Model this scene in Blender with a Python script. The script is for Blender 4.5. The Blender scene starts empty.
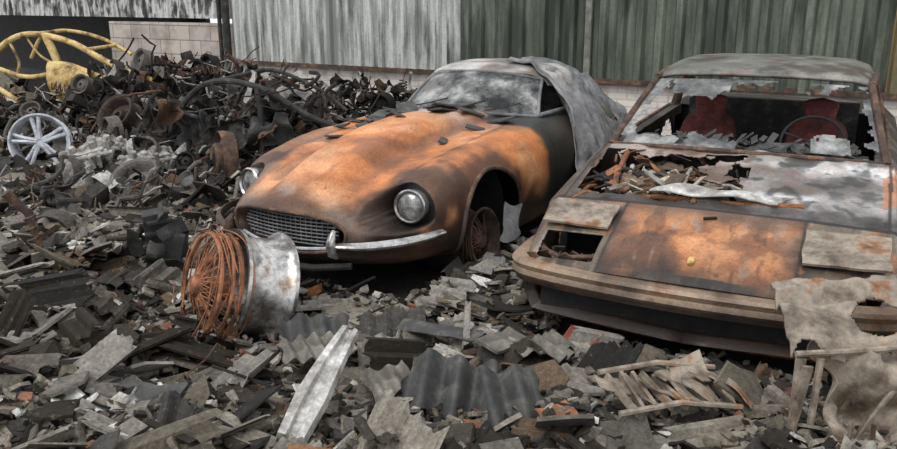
import bpy, math, random
import numpy as np
from mathutils import Vector, noise, Matrix, Euler
random.seed(7)
sc=bpy.context.scene
sc.view_settings.view_transform='Standard'
def s2l(*c): return tuple(((x/255)/12.92 if x<10 else (((x/255)+.055)/1.055)**2.4) for x in c)
def N(x,y,z=0.0): return noise.noise(Vector((x,y,z)))
def FB(x,y,z=0.0,o=4): return noise.fractal(Vector((x,y,z)),0.9,2.1,o)
def sst(a,b,x):
    t=min(1,max(0,(x-a)/(b-a))); return t*t*(3-2*t)
def mix(a,b,t): return tuple(a[i]*(1-t)+b[i]*t for i in range(3))
# ---------------------------------------------------------------- materials
def newmat(name):
    m=bpy.data.materials.new(name); m.use_nodes=True; nt=m.node_tree
    b=nt.nodes['Principled BSDF']; return m,nt,b
def node(nt,t,**k):
    n=nt.nodes.new(t)
    for a,v in k.items(): setattr(n,a,v)
    return n
def ramp(nt,fac,stops):
    r=node(nt,'ShaderNodeValToRGB'); e=r.color_ramp.elements
    e[0].position=stops[0][0]; e[0].color=(*stops[0][1],1); e[1].position=stops[-1][0]; e[1].color=(*stops[-1][1],1)
    for p,c in stops[1:-1]:
        x=e.new(p); x.color=(*c,1)
    nt.links.new(fac,r.inputs[0]); return r.outputs[0]
def nz(nt,scale,detail=6,rough=.6,mscale=None):
    n=node(nt,'ShaderNodeTexNoise'); n.inputs['Scale'].default_value=scale; n.inputs['Detail'].default_value=detail; n.inputs['Roughness'].default_value=rough
    tc=node(nt,'ShaderNodeTexCoord'); v=tc.outputs['Object']
    if mscale:
        mp=node(nt,'ShaderNodeMapping'); mp.inputs['Scale'].default_value=mscale; nt.links.new(v,mp.inputs[0]); v=mp.outputs[0]
    nt.links.new(v,n.inputs['Vector']); return n.outputs['Fac']
def mul(nt,a,b,mode='MULTIPLY',f=1.0):
    m=node(nt,'ShaderNodeMix',data_type='RGBA',blend_type=mode)
    if isinstance(f,float): m.inputs[0].default_value=f
    else: nt.links.new(f,m.inputs[0])
    for s,i in ((a,6),(b,7)):
        if isinstance(s,tuple): m.inputs[i].default_value=(*s,1)
        else: nt.links.new(s,m.inputs[i])
    return m.outputs[2]
def bump(nt,b,h,st=.4,dist=.01):
    n=node(nt,'ShaderNodeBump'); n.inputs['Strength'].default_value=st; n.inputs['Distance'].default_value=dist
    nt.links.new(h,n.inputs['Height']); nt.links.new(n.outputs[0],b.inputs['Normal'])
def attr_mat(name,sc1=14,lo=.55,hi=1.35,rough=.75,metal=0.0,bst=.4,bd=.006,spec=.4,sc2=70,speck=None,g=(.7,1.25)):
    m,nt,b=newmat(name); a=node(nt,'ShaderNodeAttribute'); a.attribute_name='Col'
    f=nz(nt,sc1,8,.65); r=ramp(nt,f,[(.25,(lo,)*3),(.75,(hi,)*3)])
    f2=nz(nt,sc2,5,.7); r2=ramp(nt,f2,[(.3,(g[0],)*3),(.7,(g[1],)*3)])
    c=mul(nt,a.outputs['Color'],r); c=mul(nt,c,r2)
    if speck:
        k=ramp(nt,nz(nt,speck[0],10,.75),[(speck[1],(0,0,0)),(speck[1]+.06,(speck[3],)*3)]); c=mul(nt,c,speck[2],'MIX',k)
    nt.links.new(c,b.inputs['Base Color']); b.inputs['Roughness'].default_value=rough; b.inputs['Metallic'].default_value=metal
    b.inputs['Specular IOR Level'].default_value=spec
    bump(nt,b,f2,bst,bd); return m
M_body=attr_mat('burnt_paint_metal',5,.58,1.34,.46,.1,.4,.005,speck=(14,.60,s2l(80,50,36),.7))
M_rub=attr_mat('rubble_cement',14,.55,1.4,.85,0,.9,.008,.25,60,speck=(30,.60,s2l(155,150,140),.35),g=(.55,1.4))
def noise_mat(name,stops,scale=12,rough=.7,metal=0.,mscale=None,bs=.4,bd=.005,detail=8):
    m,nt,b=newmat(name); f=nz(nt,scale,detail,.68,mscale=mscale)
    c=ramp(nt,f,stops); c=mul(nt,c,ramp(nt,nz(nt,scale*6,5,.7),[(.3,(.68,)*3),(.7,(1.25,)*3)]))
    nt.links.new(c,b.inputs['Base Color']); b.inputs['Roughness'].default_value=rough; b.inputs['Metallic'].default_value=metal
    bump(nt,b,nz(nt,scale*4,5,.7),bs,bd); return m
M_chrome=noise_mat('sooty_chrome',[(.3,s2l(70,66,62)),(.47,s2l(170,168,165)),(.7,s2l(225,225,225))],14,.28,.85,bs=.1)
M_barrel=noise_mat('scorched_chrome_rim',[(.32,s2l(60,52,46)),(.44,s2l(130,126,122)),(.55,s2l(205,204,202)),(.66,s2l(150,128,108)),(.75,s2l(90,66,52))],6,.32,.8,bs=.15)
M_lens=noise_mat('reflection_mottled_lens',[(.3,s2l(60,58,56)),(.5,s2l(120,118,116)),(.62,s2l(170,170,168)),(.75,s2l(90,86,82))],16,.12,.3,bs=.1)  # grey and white glass reflections painted into the lens colour
M_alloy=noise_mat('ashed_alloy',[(.3,s2l(120,118,118)),(.5,s2l(185,188,195)),(.7,s2l(215,218,225))],14,.5,.3)
M_rust=noise_mat('orange_rust',[(.3,s2l(56,38,30)),(.46,s2l(118,76,52)),(.58,s2l(162,106,70)),(.72,s2l(118,98,86))],9,.8)
M_drust=noise_mat('dark_rust',[(.3,s2l(34,28,26)),(.5,s2l(78,60,50)),(.62,s2l(118,88,66)),(.75,s2l(110,105,98))],10,.8)
M_char=noise_mat('charred_black',[(.3,s2l(22,21,21)),(.55,s2l(52,50,49)),(.75,s2l(105,102,98))],8,.8)
M_black=noise_mat('near_black',[(.3,s2l(14,13,13)),(.7,s2l(38,36,36))],8,.9)  # near-black; also stands in for the darkness inside hollows and openings
M_ash=noise_mat('pale_ash_metal',[(.3,s2l(90,85,80)),(.5,s2l(160,157,152)),(.68,s2l(212,212,208))],9,.6)
M_tan=noise_mat('tan_scorched_steel',[(.32,s2l(46,39,34)),(.43,s2l(104,91,78)),(.55,s2l(146,136,122)),(.64,s2l(132,92,62)),(.73,s2l(66,54,46))],5,.6)
M_cream=noise_mat('cream_scorched_paint',[(.34,s2l(58,44,32)),(.43,s2l(140,112,66)),(.52,s2l(196,168,104)),(.68,s2l(210,190,138))],5,.6)
M_red=noise_mat('burnt_red_leather',[(.3,s2l(30,18,18)),(.5,s2l(92,36,34)),(.7,s2l(120,70,64))],9,.8)
M_tarp=noise_mat('grey_melted_cover',[(.25,s2l(60,60,61)),(.45,s2l(104,104,105)),(.6,s2l(136,136,137)),(.75,s2l(92,89,86))],5,.7,bs=.6,bd=.012)
M_slate=noise_mat('dark_slate',[(.3,s2l(34,35,35)),(.55,s2l(66,66,64)),(.75,s2l(108,105,99))],9,.7)
M_sheet=noise_mat('weathered_cement_sheet',[(.3,s2l(62,59,54)),(.5,s2l(102,98,90)),(.7,s2l(146,140,130))],8,.85)
def glass_mat(name,lo,hi):
    m,nt,b=newmat(name); f=nz(nt,5,8,.7)
    nt.links.new(ramp(nt,f,[(.38,s2l(46,47,48)),(.52,s2l(98,99,98)),(.68,s2l(165,165,162))]),b.inputs['Base Color'])
    b.inputs['Roughness'].default_value=.3
    al=ramp(nt,f,[(.35,(lo,)*3),(.62,(hi,)*3)]); nt.links.new(al,b.inputs['Alpha'])
    return m
M_glass=glass_mat('sooty_glass',.55,1.0)
M_shard=glass_mat('crazed_glass',.8,1.0)
# ---------------------------------------------------------------- mesh helpers
def mk(name,V,F,mat,parent=None,col=None,smooth=True,angle=None):
    me=bpy.data.meshes.new(name); me.from_pydata([tuple(map(float,v)) for v in V],[],[tuple(int(i) for i in f) for f in F]); me.update()
    if smooth:
        me.polygons.foreach_set('use_smooth',[True]*len(me.polygons))
        if angle: me.set_sharp_from_angle(angle=angle)
    if col is not None:
        a=me.color_attributes.new('Col','FLOAT_COLOR','POINT')
        c=np.ones((len(V),4),dtype=np.float32); c[:,:3]=np.array(col); a.data.foreach_set('color',c.ravel())
    o=bpy.data.objects.new(name,me); me.materials.append(mat); sc.collection.objects.link(o)
    if parent: o.parent=parent
    return o
def solid(o,t,off=0):
    md=o.modifiers.new('s','SOLIDIFY'); md.thickness=t; md.offset=off; return o
def empty(name,loc=(0,0,0),rz=0):
    o=bpy.data.objects.new(name,None); o.location=loc; o.rotation_euler=(0,0,rz); sc.collection.objects.link(o); return o
def gridF(n,m,closed=False):
    F=[]
    for i in range(n-1):
        for j in range(m-1 if not closed else m):
            j2=(j+1)%m; F.append((i*m+j,i*m+j2,(i+1)*m+j2,(i+1)*m+j))
    return F
def cr(A,n,t=None):
    A=np.asarray(A,float); m=len(A); T=np.zeros_like(A); T[1:-1]=(A[2:]-A[:-2])/2; T[0]=A[1]-A[0]; T[-1]=A[-1]-A[-2]
    if t is None: t=np.linspace(0,m-1,n)
    i=np.minimum(t.astype(int),m-2); f=(t-i).reshape((-1,)+(1,)*(A.ndim-1))
    h=lambda a,b,c,d:a*(2*f**3-3*f**2+1)+b*(f**3-2*f**2+f)+c*(-2*f**3+3*f**2)+d*(f**3-f**2)
    return h(A[i],T[i],A[i+1],T[i+1])
def linT(A,t):
    A=np.asarray(A,float); i=np.minimum(t.astype(int),len(A)-2); f=(t-i).reshape((-1,)+(1,)*(A.ndim-1)); return A[i]*(1-f)+A[i+1]*f
def lin(A,n): return linT(A,np.linspace(0,len(A)-1,n))
class MB:
    def __init__(s): s.V=[];s.F=[];s.C=[];s.M=None
    def add(s,V,F,c=(1,1,1)):
        b=len(s.V)
        if s.M: V=[s.M@Vector(v) for v in V]
        s.V+= [tuple(v) for v in V]; s.F+=[tuple(i+b for i in f) for f in F]; s.C+=[c]*len(V)
    def tube(s,P,r,n=7,c=(1,1,1)):
        P=[Vector(p) for p in P]; V=[];k=len(P)
        rr=r if isinstance(r,(list,tuple)) else [r]*k
        pu=None
        for i in range(k):
            d=(P[min(i+1,k-1)]-P[max(i-1,0)]).normalized()
            if pu is None: pu=d.orthogonal().normalized()
            u=(pu-d*pu.dot(d)).normalized(); pu=u; w=d.cross(u)
            for j in range(n):
                a=2*math.pi*j/n; V.append(P[i]+(u*math.cos(a)+w*math.sin(a))*rr[i])
        F=gridF(k,n,True); F.append(tuple(range(n))[::-1]); F.append(tuple((k-1)*n+j for j in range(n)))
        s.add(V,F,c)
    def box(s,cen,size,R=None,c=(1,1,1),taper=1.0):
        V=[]
        for z in (-.5,.5):
            k=taper if z>0 else 1
            for x,y in ((-.5,-.5),(.5,-.5),(.5,.5),(-.5,.5)):
                p=Vector((x*size[0]*k,y*size[1]*k,z*size[2]))
                if R: p=R@p
                V.append(p+Vector(cen))
        s.add(V,[(3,2,1,0),(4,5,6,7),(0,1,5,4),(1,2,6,5),(2,3,7,6),(3,0,4,7)],c)
    def lathe(s,prof,cen,axis,n=40,c=(1,1,1)):
        ax=Vector(axis).normalized(); u=ax.orthogonal().normalized(); w=ax.cross(u); V=[]
        for r,x in prof:
            for j in range(n):
                a=2*math.pi*j/n; V.append(Vector(cen)+ax*x+(u*math.cos(a)+w*math.sin(a))*r)
        s.add(V,gridF(len(prof),n,True),c)
    def spring(s,cen,axis,R,L,turns,r,c=(1,1,1)):
        ax=Vector(axis).normalized(); u=ax.orthogonal().normalized(); w=ax.cross(u); n=int(turns*14)
        s.tube([Vector(cen)+ax*(L*(i/n-.5))+(u*math.cos(6.283*turns*i/n)+w*math.sin(6.283*turns*i/n))*R for i in range(n+1)],r,6,c)
    def sheet(s,cen,R,sx,sy,amp,sd,c=(1,1,1),n=14,rag=.25,corr=0,wl=.08,th=0.006,fr=2.5):
        V=[];
        for i in range(n+1):
            for j in range(n+1):
                x=(i/n-.5)*sx; y=(j/n-.5)*sy
                ex=1+rag*N(y*9+sd,sd*3.1,i>n/2); ey=1+rag*N(x*9-sd,sd*1.7,(j>n/2)*5)
                z=amp*N(x*fr+sd,y*fr,sd*.7)+ (corr*math.sin(x*ex/wl*2*math.pi) if corr else 0)
                V.append(Vector((x*ex,y*ey,z)))
        m=(n+1)**2; V2=[R@v+Vector(cen) for v in V]+[R@(v-Vector((0,0,th)))+Vector(cen) for v in V]
        F=gridF(n+1,n+1); F2=[tuple(a+m for a in f[::-1]) for f in F]
        E=[]; k=n+1
        bd=[i for i in range(k)]+[i*k+k-1 for i in range(1,k)]+[ (k-1)*k+k-1-i for i in range(1,k)]+[(k-1-i)*k for i in range(1,k-1)]
        for a in range(len(bd)):
            p,q=bd[a],bd[(a+1)%len(bd)]; E.append((p,q,q+m,p+m))
        s.add(V2,F+F2+E,c)
    def obj(s,name,mat,parent=None,smooth=True,angle=math.radians(35),col=True):
        return mk(name,s.V,s.F,mat,parent,s.C if col else None,smooth,angle)
def RE(x,y,z): return Euler((x,y,z)).to_matrix()
# ---------------------------------------------------------------- layout
E0=(-.938,4.294); EY=.526; F0=(1.045,3.325); FY=.465
def loc(c,yaw,x,y):
    dx,dy=x-c[0],y-c[1]; return dx*math.cos(yaw)-dy*math.sin(yaw), dx*math.sin(yaw)+dy*math.cos(yaw)
def incar(x,y,mg=0):
    u,v=loc(E0,EY,x,y)
    if abs(u)<.84-mg and .05+mg<v<4.2-mg: return True
    u,v=loc(F0,FY,x,y)
    return abs(u)<.88-mg and .0+mg<v<4.5-mg
WALL_Y=lambda x:10.45-.593*(x+.5)
def H(x,y):
    h=.05+.06*N(x*1.1,y*1.1,3)+.04*N(x*3,y*3,9)
    h+=.12*sst(-.8,-2.0,x)+.30*sst(6.3,9.5,y)*sst(-.8,-2.5,x)+.06*sst(3.4,2.7,y)
    h+=.10*sst(.9,0,math.hypot(x+1.3,y-3.8))+.08*sst(.7,0,math.hypot(x-.1,y-4.1))+.05*sst(.6,0,math.hypot(x-.6,y-3.0))
    if incar(x,y): h=min(h,.06)
    return max(h,.0)
nx,ny=150,150; V=[];C=[]
for i in range(nx):
    for j in range(ny):
        x=-11+20*i/(nx-1); y=-2+17*j/(ny-1); V.append((x,y,H(x,y)-.03+.015*N(x*9,y*9))); g=.035+.025*N(x*2,y*2); C.append((g*1.08,g,g*.9))
mk('ground',V,[f[::-1] for f in gridF(nx,ny)],M_rub,col=C)
# ---------------------------------------------------------------- rubble and car-scrap heaps (one mass)
def rcol(x,y):
    r=random.random()+.25*N(x*1.6,y*1.6,20)
    if r<.42: g=random.uniform(80,132); return s2l(g+8,g+1,g-10)
    if r<.57: g=random.uniform(120,172); return s2l(g+5,g,g-9)
    if r<.88: g=random.uniform(26,68); return s2l(g+2,g,g-3)
    if r<.92: return s2l(random.uniform(105,140),random.uniform(80,95),random.uniform(60,74))
    if r<.95: return s2l(204,202,198)
    return s2l(92,76,62)
rub=MB()
ZN=[(-.49,2.8,.33),(.84,2.78,.3),(1.5,2.62,.40),(.1,2.88,.26),(-1.08,3.68,.42),(-.60,3.3,.22)]
def piece(x,y,sz,zoff=None,c=None,flat=None):
    zo=random.uniform(-.01,.06) if zoff is None else zoff
    for a,b_,r in ZN:
        if (x-a)**2+(y-b_)**2<r*r: sz=min(sz,.10); zo=min(zo,.02)
    z=H(x,y)+zo
    tilt=random.gauss(0,.32) if random.random()<.78 else random.uniform(-1.1,1.1)
    if flat: tilt=random.gauss(0,flat)
    ta=random.uniform(0,6.28); R=Matrix.Rotation(tilt,3,Vector((math.cos(ta),math.sin(ta),0)))@Matrix.Rotation(random.uniform(0,6.28),3,'Z')
    z+=abs(math.sin(tilt))*sz*.3
    c=c or rcol(x,y); t=random.random(); cen=Vector((x,y,z))
    if t<.58:
        k=random.choice((4,4,5,6,7,8)); th=random.uniform(.006,.018); ar=random.uniform(.35,1)
        a0=[ (2*math.pi*(i+random.uniform(-.3,.3))/k) for i in range(k)]
        P=[Vector((math.cos(a)*sz*.6*random.uniform(.6,1.15),math.sin(a)*sz*.6*ar*random.uniform(.6,1.15),0)) for a in a0]
        V=[R@(p+Vector((0,0,th/2+random.uniform(-.2,.2)*th)))+cen for p in P]+[R@(p*1.03-Vector((0,0,th/2)))+cen for p in P]
        F=[tuple(range(k)),tuple(range(2*k-1,k-1,-1))]+[(i,i+k,(i+1)%k+k,(i+1)%k) for i in range(k)]
        rub.add(V,F,c)
    elif t<.84:
        n=12; L=sz*.6; W=sz*1.0; A=.016; V=[];sk=random.uniform(-.3,.3)
        for s_ in (0,1):
            for e in (-1,1):
                for i in range(n+1):
                    xx=(i/n-.5)*W; V.append(R@Vector((xx+e*sk*L,e*L*random.uniform(.75,1.15),A*math.sin(i/n*W/.085*6.28)-s_*.008))+cen)
        m=n+1;F=[]
        for i in range(n):
            F+=[(i,i+1,m+i+1,m+i),(2*m+i+1,2*m+i,3*m+i,3*m+i+1),(i+1,i,2*m+i,2*m+i+1),(m+i,m+i+1,3*m+i+1,3*m+i)]
        rub.add(V,F,c)
    elif t<.93:
        V=[]; s_=sz*.3
        for a in (-1,1):
            for b in (-1,1):
                for d in (-1,1): V.append(R@Vector((a*s_*random.uniform(.4,1.1),b*s_*random.uniform(.3,.9),d*s_*random.uniform(.25,.6)))+cen)
        rub.add(V,[(0,1,3,2),(4,6,7,5),(0,4,5,1),(2,3,7,6),(0,2,6,4),(1,5,7,3)],c)
    else:
        L=sz*random.uniform(.8,1.8); P=[R@Vector((L*(q-.5),.1*L*math.sin(q*5+sz*50),0))+cen for q in (0,.25,.5,.75,1)]
        rub.tube(P,random.uniform(.003,.009),5,random.choice((s2l(80,62,50),s2l(40,40,40),s2l(120,95,75),s2l(130,130,130))))
cnt=0
while cnt<10500:
    y=2.2+9.5*random.random(); x=random.uniform(-1,1)*(.62*y+.5)
    if y>WALL_Y(x)-.25: continue
    if incar(x,y,.22): continue
    if incar(x,y,0): piece(x,y,.08,zoff=0)
    else: piece(x,y,min(.32,max(.04,random.lognormvariate(-2.2,.5)))*(1 if y<6 else 1.2))
    cnt+=1
cnt=0
while cnt<300:
    y=2.3+3.2*random.random(); x=random.uniform(-1,1)*(.62*y+.4)
    if incar(x,y,-.12): continue
    g=random.choice((34,40,46,58,86,100,116,126)); piece(x,y,random.uniform(.14,.27),zoff=random.uniform(.05,.09),c=s2l(g+5,g,g-7),flat=.35); cnt+=1
cnt=0
while cnt<9000:
    y=2.2+3.4*random.random()**1.2; x=random.uniform(-1,1)*(.62*y+.5)
    if incar(x,y,.12): continue
    piece(x,y,random.uniform(.015,.065),zoff=random.uniform(0,.08)); cnt+=1
def heap(ox,oy,oz,rz,L,W,Hh,seed,nsheet,ntube,pal):
    rub.M=Matrix.Translation((ox,oy,oz))@Matrix.Rotation(rz,4,'Z'); rs=random.Random(seed)
    prof=lambda x,y:(1-.55*(abs(x)/(L/2))**2)*(.25+.75*sst(-W/2,W*.15,y))
    for k in range(nsheet):
        x=rs.uniform(-L/2,L/2); y=rs.uniform(-W/2,W/2); z=(Hh*rs.random()**.6)*prof(x,y)+.02
        big=rs.random()<.12
        rub.sheet((x,y,z),RE(rs.uniform(-1.3,1.3),rs.uniform(-1.3,1.3),rs.uniform(0,6)),rs.uniform(.05,.28)*(1.6 if big else 1),rs.uniform(.04,.14)*(1.6 if big else 1),rs.uniform(.06,.18),rs.uniform(0,99),rs.choice(pal),n=6,rag=.7,fr=10)
    for k in range(ntube):
        x=rs.uniform(-L/2,L/2); y=rs.uniform(-W/2,W/2); z=(Hh*rs.random()**.5)*prof(x,y)+.04; P_=[Vector((x,y,z))]; d=Vector((rs.gauss(0,1),rs.gauss(0,1),rs.gauss(0,.5))).normalized()
        for q in range(5): d=(d+Vector((rs.gauss(0,.5),rs.gauss(0,.5),rs.gauss(0,.4)))).normalized(); P_.append(P_[-1]+d*rs.uniform(.04,.12))
        for p in P_: p.z=max(p.z,.02)
        rub.tube([tuple(p) for p in P_],rs.choice((.004,.006,.01,.018)),6,rs.choice(pal))
    for k in range(ntube//10):
        x=rs.uniform(-L/2,L/2); y=rs.uniform(-W/2,W/2); R_=rs.uniform(.06,.18)
        rub.lathe([(R_*.15,.04),(R_*.4,.03),(R_*.75,.0),(R_*.85,.05),(R_,.06),(R_,-.06),(R_*.8,-.06)],(x,y,Hh*rs.uniform(.5,1)*prof(x,y)+.05),(rs.gauss(0,.6),-1,rs.gauss(.4,.5)),24,rs.choice(pal[:5]))
    for k in range(ntube//14):
        x=rs.uniform(-L/2,L/2); y=rs.uniform(-W/2,W/2)
        rub.spring((x,y,Hh*rs.uniform(.6,1)*prof(x,y)+.08),(rs.gauss(0,1),rs.gauss(0,1),rs.gauss(0,.6)),rs.uniform(.03,.05),rs.uniform(.18,.3),rs.uniform(4,7),.007,rs.choice((s2l(88,66,52),s2l(60,54,50),s2l(50,47,45))))
    for k in range(ntube//8):
        x=rs.uniform(-L/2,L/2); y=rs.uniform(-W/2,W/2); s_=rs.uniform(.05,.16)
        rub.box((x,y,Hh*rs.uniform(.4,.95)*prof(x,y)+.05),(s_*rs.uniform(1,2.2),s_,s_*rs.uniform(.5,1.2)),RE(rs.uniform(-.6,.6),rs.uniform(-.6,.6),rs.uniform(0,3)),rs.choice(pal),taper=rs.uniform(.5,1))
    rub.M=None
dark=[s2l(30,28,27),s2l(44,41,39),s2l(62,58,54),s2l(96,91,86),s2l(36,34,33),s2l(160,156,151),s2l(88,66,52),s2l(50,46,44),s2l(36,34,33)]
greyp=[s2l(118,115,111),s2l(78,74,70),s2l(175,172,168),s2l(50,48,46),s2l(105,92,80),s2l(60,57,55)]
heap(-3.3,8.4,.15,-.5,3.4,2.6,.85,33,560,330,dark)
heap(-5.6,8.2,.10,-.5,2.8,2.2,.48,35,260,180,dark+greyp)
heap(-2.9,5.7,.10,-.3,2.0,1.5,.22,36,90,80,greyp)
heap(-1.1,9.7,.05,-.5,2.2,.9,.66,38,170,90,dark)
heap(-2.6,6.6,.08,-.3,1.6,.9,.32,39,110,80,dark)
for (x,y,z,ax_,R_,c) in [(-2.55,7.35,.58,(.3,-1,.9),.22,s2l(52,47,44)),(-3.15,7.7,.60,(-.5,-1,.9),.20,s2l(66,56,49)),(-2.35,5.95,.36,(-.2,-.7,1.4),.18,s2l(104,100,95)),(-1.75,8.7,.66,(.1,-1,.4),.22,s2l(60,54,50))]:
    rub.lathe([(.03,.03),(R_*.3,.04),(R_*.35,.0),(R_*.72,-.02),(R_*.80,.05),(R_*.86,.07),(R_,.08),(R_,.05),(R_*.88,.03),(R_*.85,-.06),(R_,-.08),(R_*.85,-.09)],(x,y,z),ax_,32,c)
rub.obj('rubble_and_scrap',M_rub,smooth=False)
# ---------------------------------------------------------------- classic car
car=empty('burnt_classic_sports_car',(E0[0],E0[1],0),-EY)
def EW(u,v,w):
    if v>2.6: u*=1-.14*sst(2.6,4.2,v); v=2.6+(v-2.6)*.76
    return (u,v,w)
ST=[
(.14,.35,[(0,.53),(.11,.53),(.20,.52),(.27,.505),(.32,.48),(.345,.455),(.34,.42),(.30,.39),(.22,.37),(0,.365)]),
(.03,.50,[(0,.545),(.12,.545),(.22,.535),(.30,.515),(.355,.485),(.38,.455),(.375,.415),(.33,.375),(.24,.352),(0,.345)]),
(.0,.50,[(0,.57),(.11,.565),(.23,.55),(.32,.53),(.385,.495),(.42,.455),(.41,.41),(.36,.36),(.26,.335),(0,.325)]),
(.08,.45,[(0,.63),(.12,.62),(.235,.585),(.36,.575),(.46,.54),(.53,.49),(.54,.43),(.50,.34),(.40,.28),(0,.26)]),
(.25,.35,[(0,.715),(.13,.705),(.24,.64),(.42,.64),(.56,.62),(.66,.56),(.68,.46),(.66,.33),(.52,.24),(0,.22)]),
(.48,.2,[(0,.79),(.145,.782),(.25,.695),(.43,.70),(.60,.715),(.72,.65),(.755,.50),(.74,.33),(.6,.23),(0,.21)]),
(.8,.08,[(0,.855),(.16,.847),(.265,.745),(.45,.755),(.63,.77),(.75,.68),(.795,.52),(.785,.33),(.66,.22),(0,.2)]),
(1.1,.0,[(0,.895),(.17,.887),(.28,.785),(.48,.785),(.66,.795),(.78,.69),(.825,.54),(.81,.33),(.70,.21),(0,.19)]),
(1.5,0,[(0,.91),(.19,.90),(.30,.815),(.50,.815),(.67,.81),(.79,.70),(.83,.55),(.81,.33),(.72,.2),(0,.18)]),
(1.95,0,[(0,.905),(.23,.895),(.35,.85),(.54,.845),(.68,.82),(.79,.72),(.83,.56),(.81,.33),(.72,.2),(0,.18)]),
(2.6,0,[(0,.88),(.25,.88),(.40,.87),(.56,.86),(.69,.82),(.79,.73),(.83,.57),(.81,.33),(.72,.2),(0,.18)]),
(3.3,0,[(0,.89),(.25,.89),(.40,.88),(.56,.87),(.70,.83),(.80,.74),(.84,.58),(.82,.35),(.72,.22),(0,.2)]),
(3.9,-.02,[(0,.87),(.22,.87),(.38,.86),(.54,.85),(.68,.80),(.78,.71),(.82,.57),(.79,.38),(.68,.28),(0,.25)]),
(4.4,-.12,[(0,.76),(.2,.76),(.34,.75),(.48,.73),(.58,.69),(.65,.62),(.68,.54),(.64,.42),(.54,.36),(0,.33)]),
(4.68,-.2,[(0,.62),(.1,.62),(.18,.615),(.26,.605),(.32,.59),(.36,.56),(.37,.52),(.34,.47),(.28,.45),(0,.44)])]
A=np.array([[ (s[0]+s[1]*u*u,u,w) for u,w in s[2]] for s in ST])
t=np.concatenate([np.linspace(0,3,20)[:-1],np.linspace(3,5.6,90)[:-1],np.linspace(5.6,9,110)[:-1],np.linspace(9,14,80)])
G=cr(A,None,t); G=np.swapaxes(cr(np.swapaxes(G,0,1),90),0,1)
nv=G.shape[0]
full=np.concatenate([G[:,::-1]*np.array([1,-1,1]),G[:,1:]],axis=1); mu=full.shape[1]
P=full.reshape(-1,3)[:,[1,0,2]].copy()
HL=(.60,.575); RV=.49
sco=np.zeros(len(P))
for s_ in (-1,1):
    r=np.sqrt(((P[:,0]-s_*HL[0])*.90)**2+((P[:,2]-HL[1])*1.10)**2)
    k=np.clip((.152-r)/.028,0,1); k=k*k*(3-2*k)
    m=(r<.152)&(P[:,1]<RV)
    sco[m]=k[m]; P[m,1]=P[m,1]*(1-k[m])+RV*k[m]
WHE=[(1.04,.35,.345),(3.72,.35,.35)]
for i in range(len(P)):
    P[i,2]+=.007*N(P[i,0]*4,P[i,1]*4)*(P[i,2]>.4)
OR=s2l(194,122,72); OR2=s2l(216,158,112); BR=s2l(108,74,55); DK=s2l(38,33,31); GR=s2l(124,114,105); WH=s2l(190,185,179); GN=s2l(34,46,44)
def ecol(u,v,w,sc_):
    n=FB(u*2.2+5,v*2.2,w*2.2); n2=FB(u*6,v*6,w*6+3); a=abs(u); n3=FB(u*9+3,v*1.2,7)
    c=mix(OR,OR2,sst(-.1,.5,n+.35*math.exp(-(u/.25)**2)-.1)*.8); c=mix(c,BR,sst(.3,.7,-n+.25*n2)*.6)  # lighter bonnet centre is a highlight painted into the rust colour
    c=mix(c,mix(BR,DK,.3),sst(.3,.65,n3)*.5)
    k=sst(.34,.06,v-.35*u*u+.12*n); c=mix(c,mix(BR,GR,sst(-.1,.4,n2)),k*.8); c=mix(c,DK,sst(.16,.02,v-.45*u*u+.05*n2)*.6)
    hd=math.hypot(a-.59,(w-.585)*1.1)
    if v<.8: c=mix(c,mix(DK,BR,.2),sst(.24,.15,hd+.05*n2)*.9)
    c=mix(c,mix(s2l(70,62,56),s2l(26,24,23),sst(.3,.9,sc_)),sc_**.5)  # recess shading of the headlight scoops painted into the colour
    if v>1.2:
        k=sst(1.5,1.9,v+.3*n)
        if a<.66 and w>.75: c=mix(c,mix(WH,GR,sst(-.3,.3,n2)),k*.75)
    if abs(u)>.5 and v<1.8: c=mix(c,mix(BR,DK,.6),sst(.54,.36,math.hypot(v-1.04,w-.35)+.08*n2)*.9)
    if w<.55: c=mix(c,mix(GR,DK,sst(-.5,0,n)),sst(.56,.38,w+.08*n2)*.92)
    if u>.3: c=mix(c,GN,sst(1.78,1.86,v+.03*n2)*.95)
    if v>2.75: c=mix(c,GR,.5)
    c=mix(c,BR,.6*math.exp(-((a-.28)/.05)**2)*(v>.3 and v<1.9 and w>.6))
    c=mix(c,DK,.75*math.exp(-((a-.50)/.007)**2)*(v>.45 and v<1.95 and w>.6))
    if abs(v-1.96)<.012 and a<.86: c=mix(c,DK,.9)
    if u<-.38 and v<1.9: c=mix(c,mix(GR,BR,.6),sst(-.1,.4,n2)*.7)
    return c
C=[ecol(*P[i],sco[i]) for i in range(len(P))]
F=[]
for f in gridF(nv,mu):
    q=P[list(f)].mean(0); bad=False
    for cv,cw,R in WHE:
        if abs(q[0])>.55 and math.hypot(q[1]-cv,q[2]-cw)<R: bad=True
    if abs(q[0])<.5 and 2.2<q[1]<3.2 and q[2]>.7: bad=True
    if not bad: F.append(f)
Pe=P.copy(); P=[EW(*p) for p in P]
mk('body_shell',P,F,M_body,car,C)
b=MB()
for s_ in (-1,1):
    for cv,cw,R in WHE:
        rg=[]
        side=Pe[(Pe[:,0]*s_>.55)&(Pe[:,2]>.2)]
        for a in np.linspace(-.42,math.pi+.42,60):
            v=cv+R*math.cos(a); w=cw+R*math.sin(a); d=(side[:,1]-v)**2+(side[:,2]-w)**2; u=side[np.argsort(d)[:4],0].mean(); rg.append(EW(u+s_*.002,v,w))
        rg=np.array(rg); rg[1:-1]=(rg[2:]+rg[:-2]+rg[1:-1])/3; b.tube([tuple(p) for p in rg],.015,8)
b.obj('wheel_arch_lips',M_drust,car,col=False)
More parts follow.
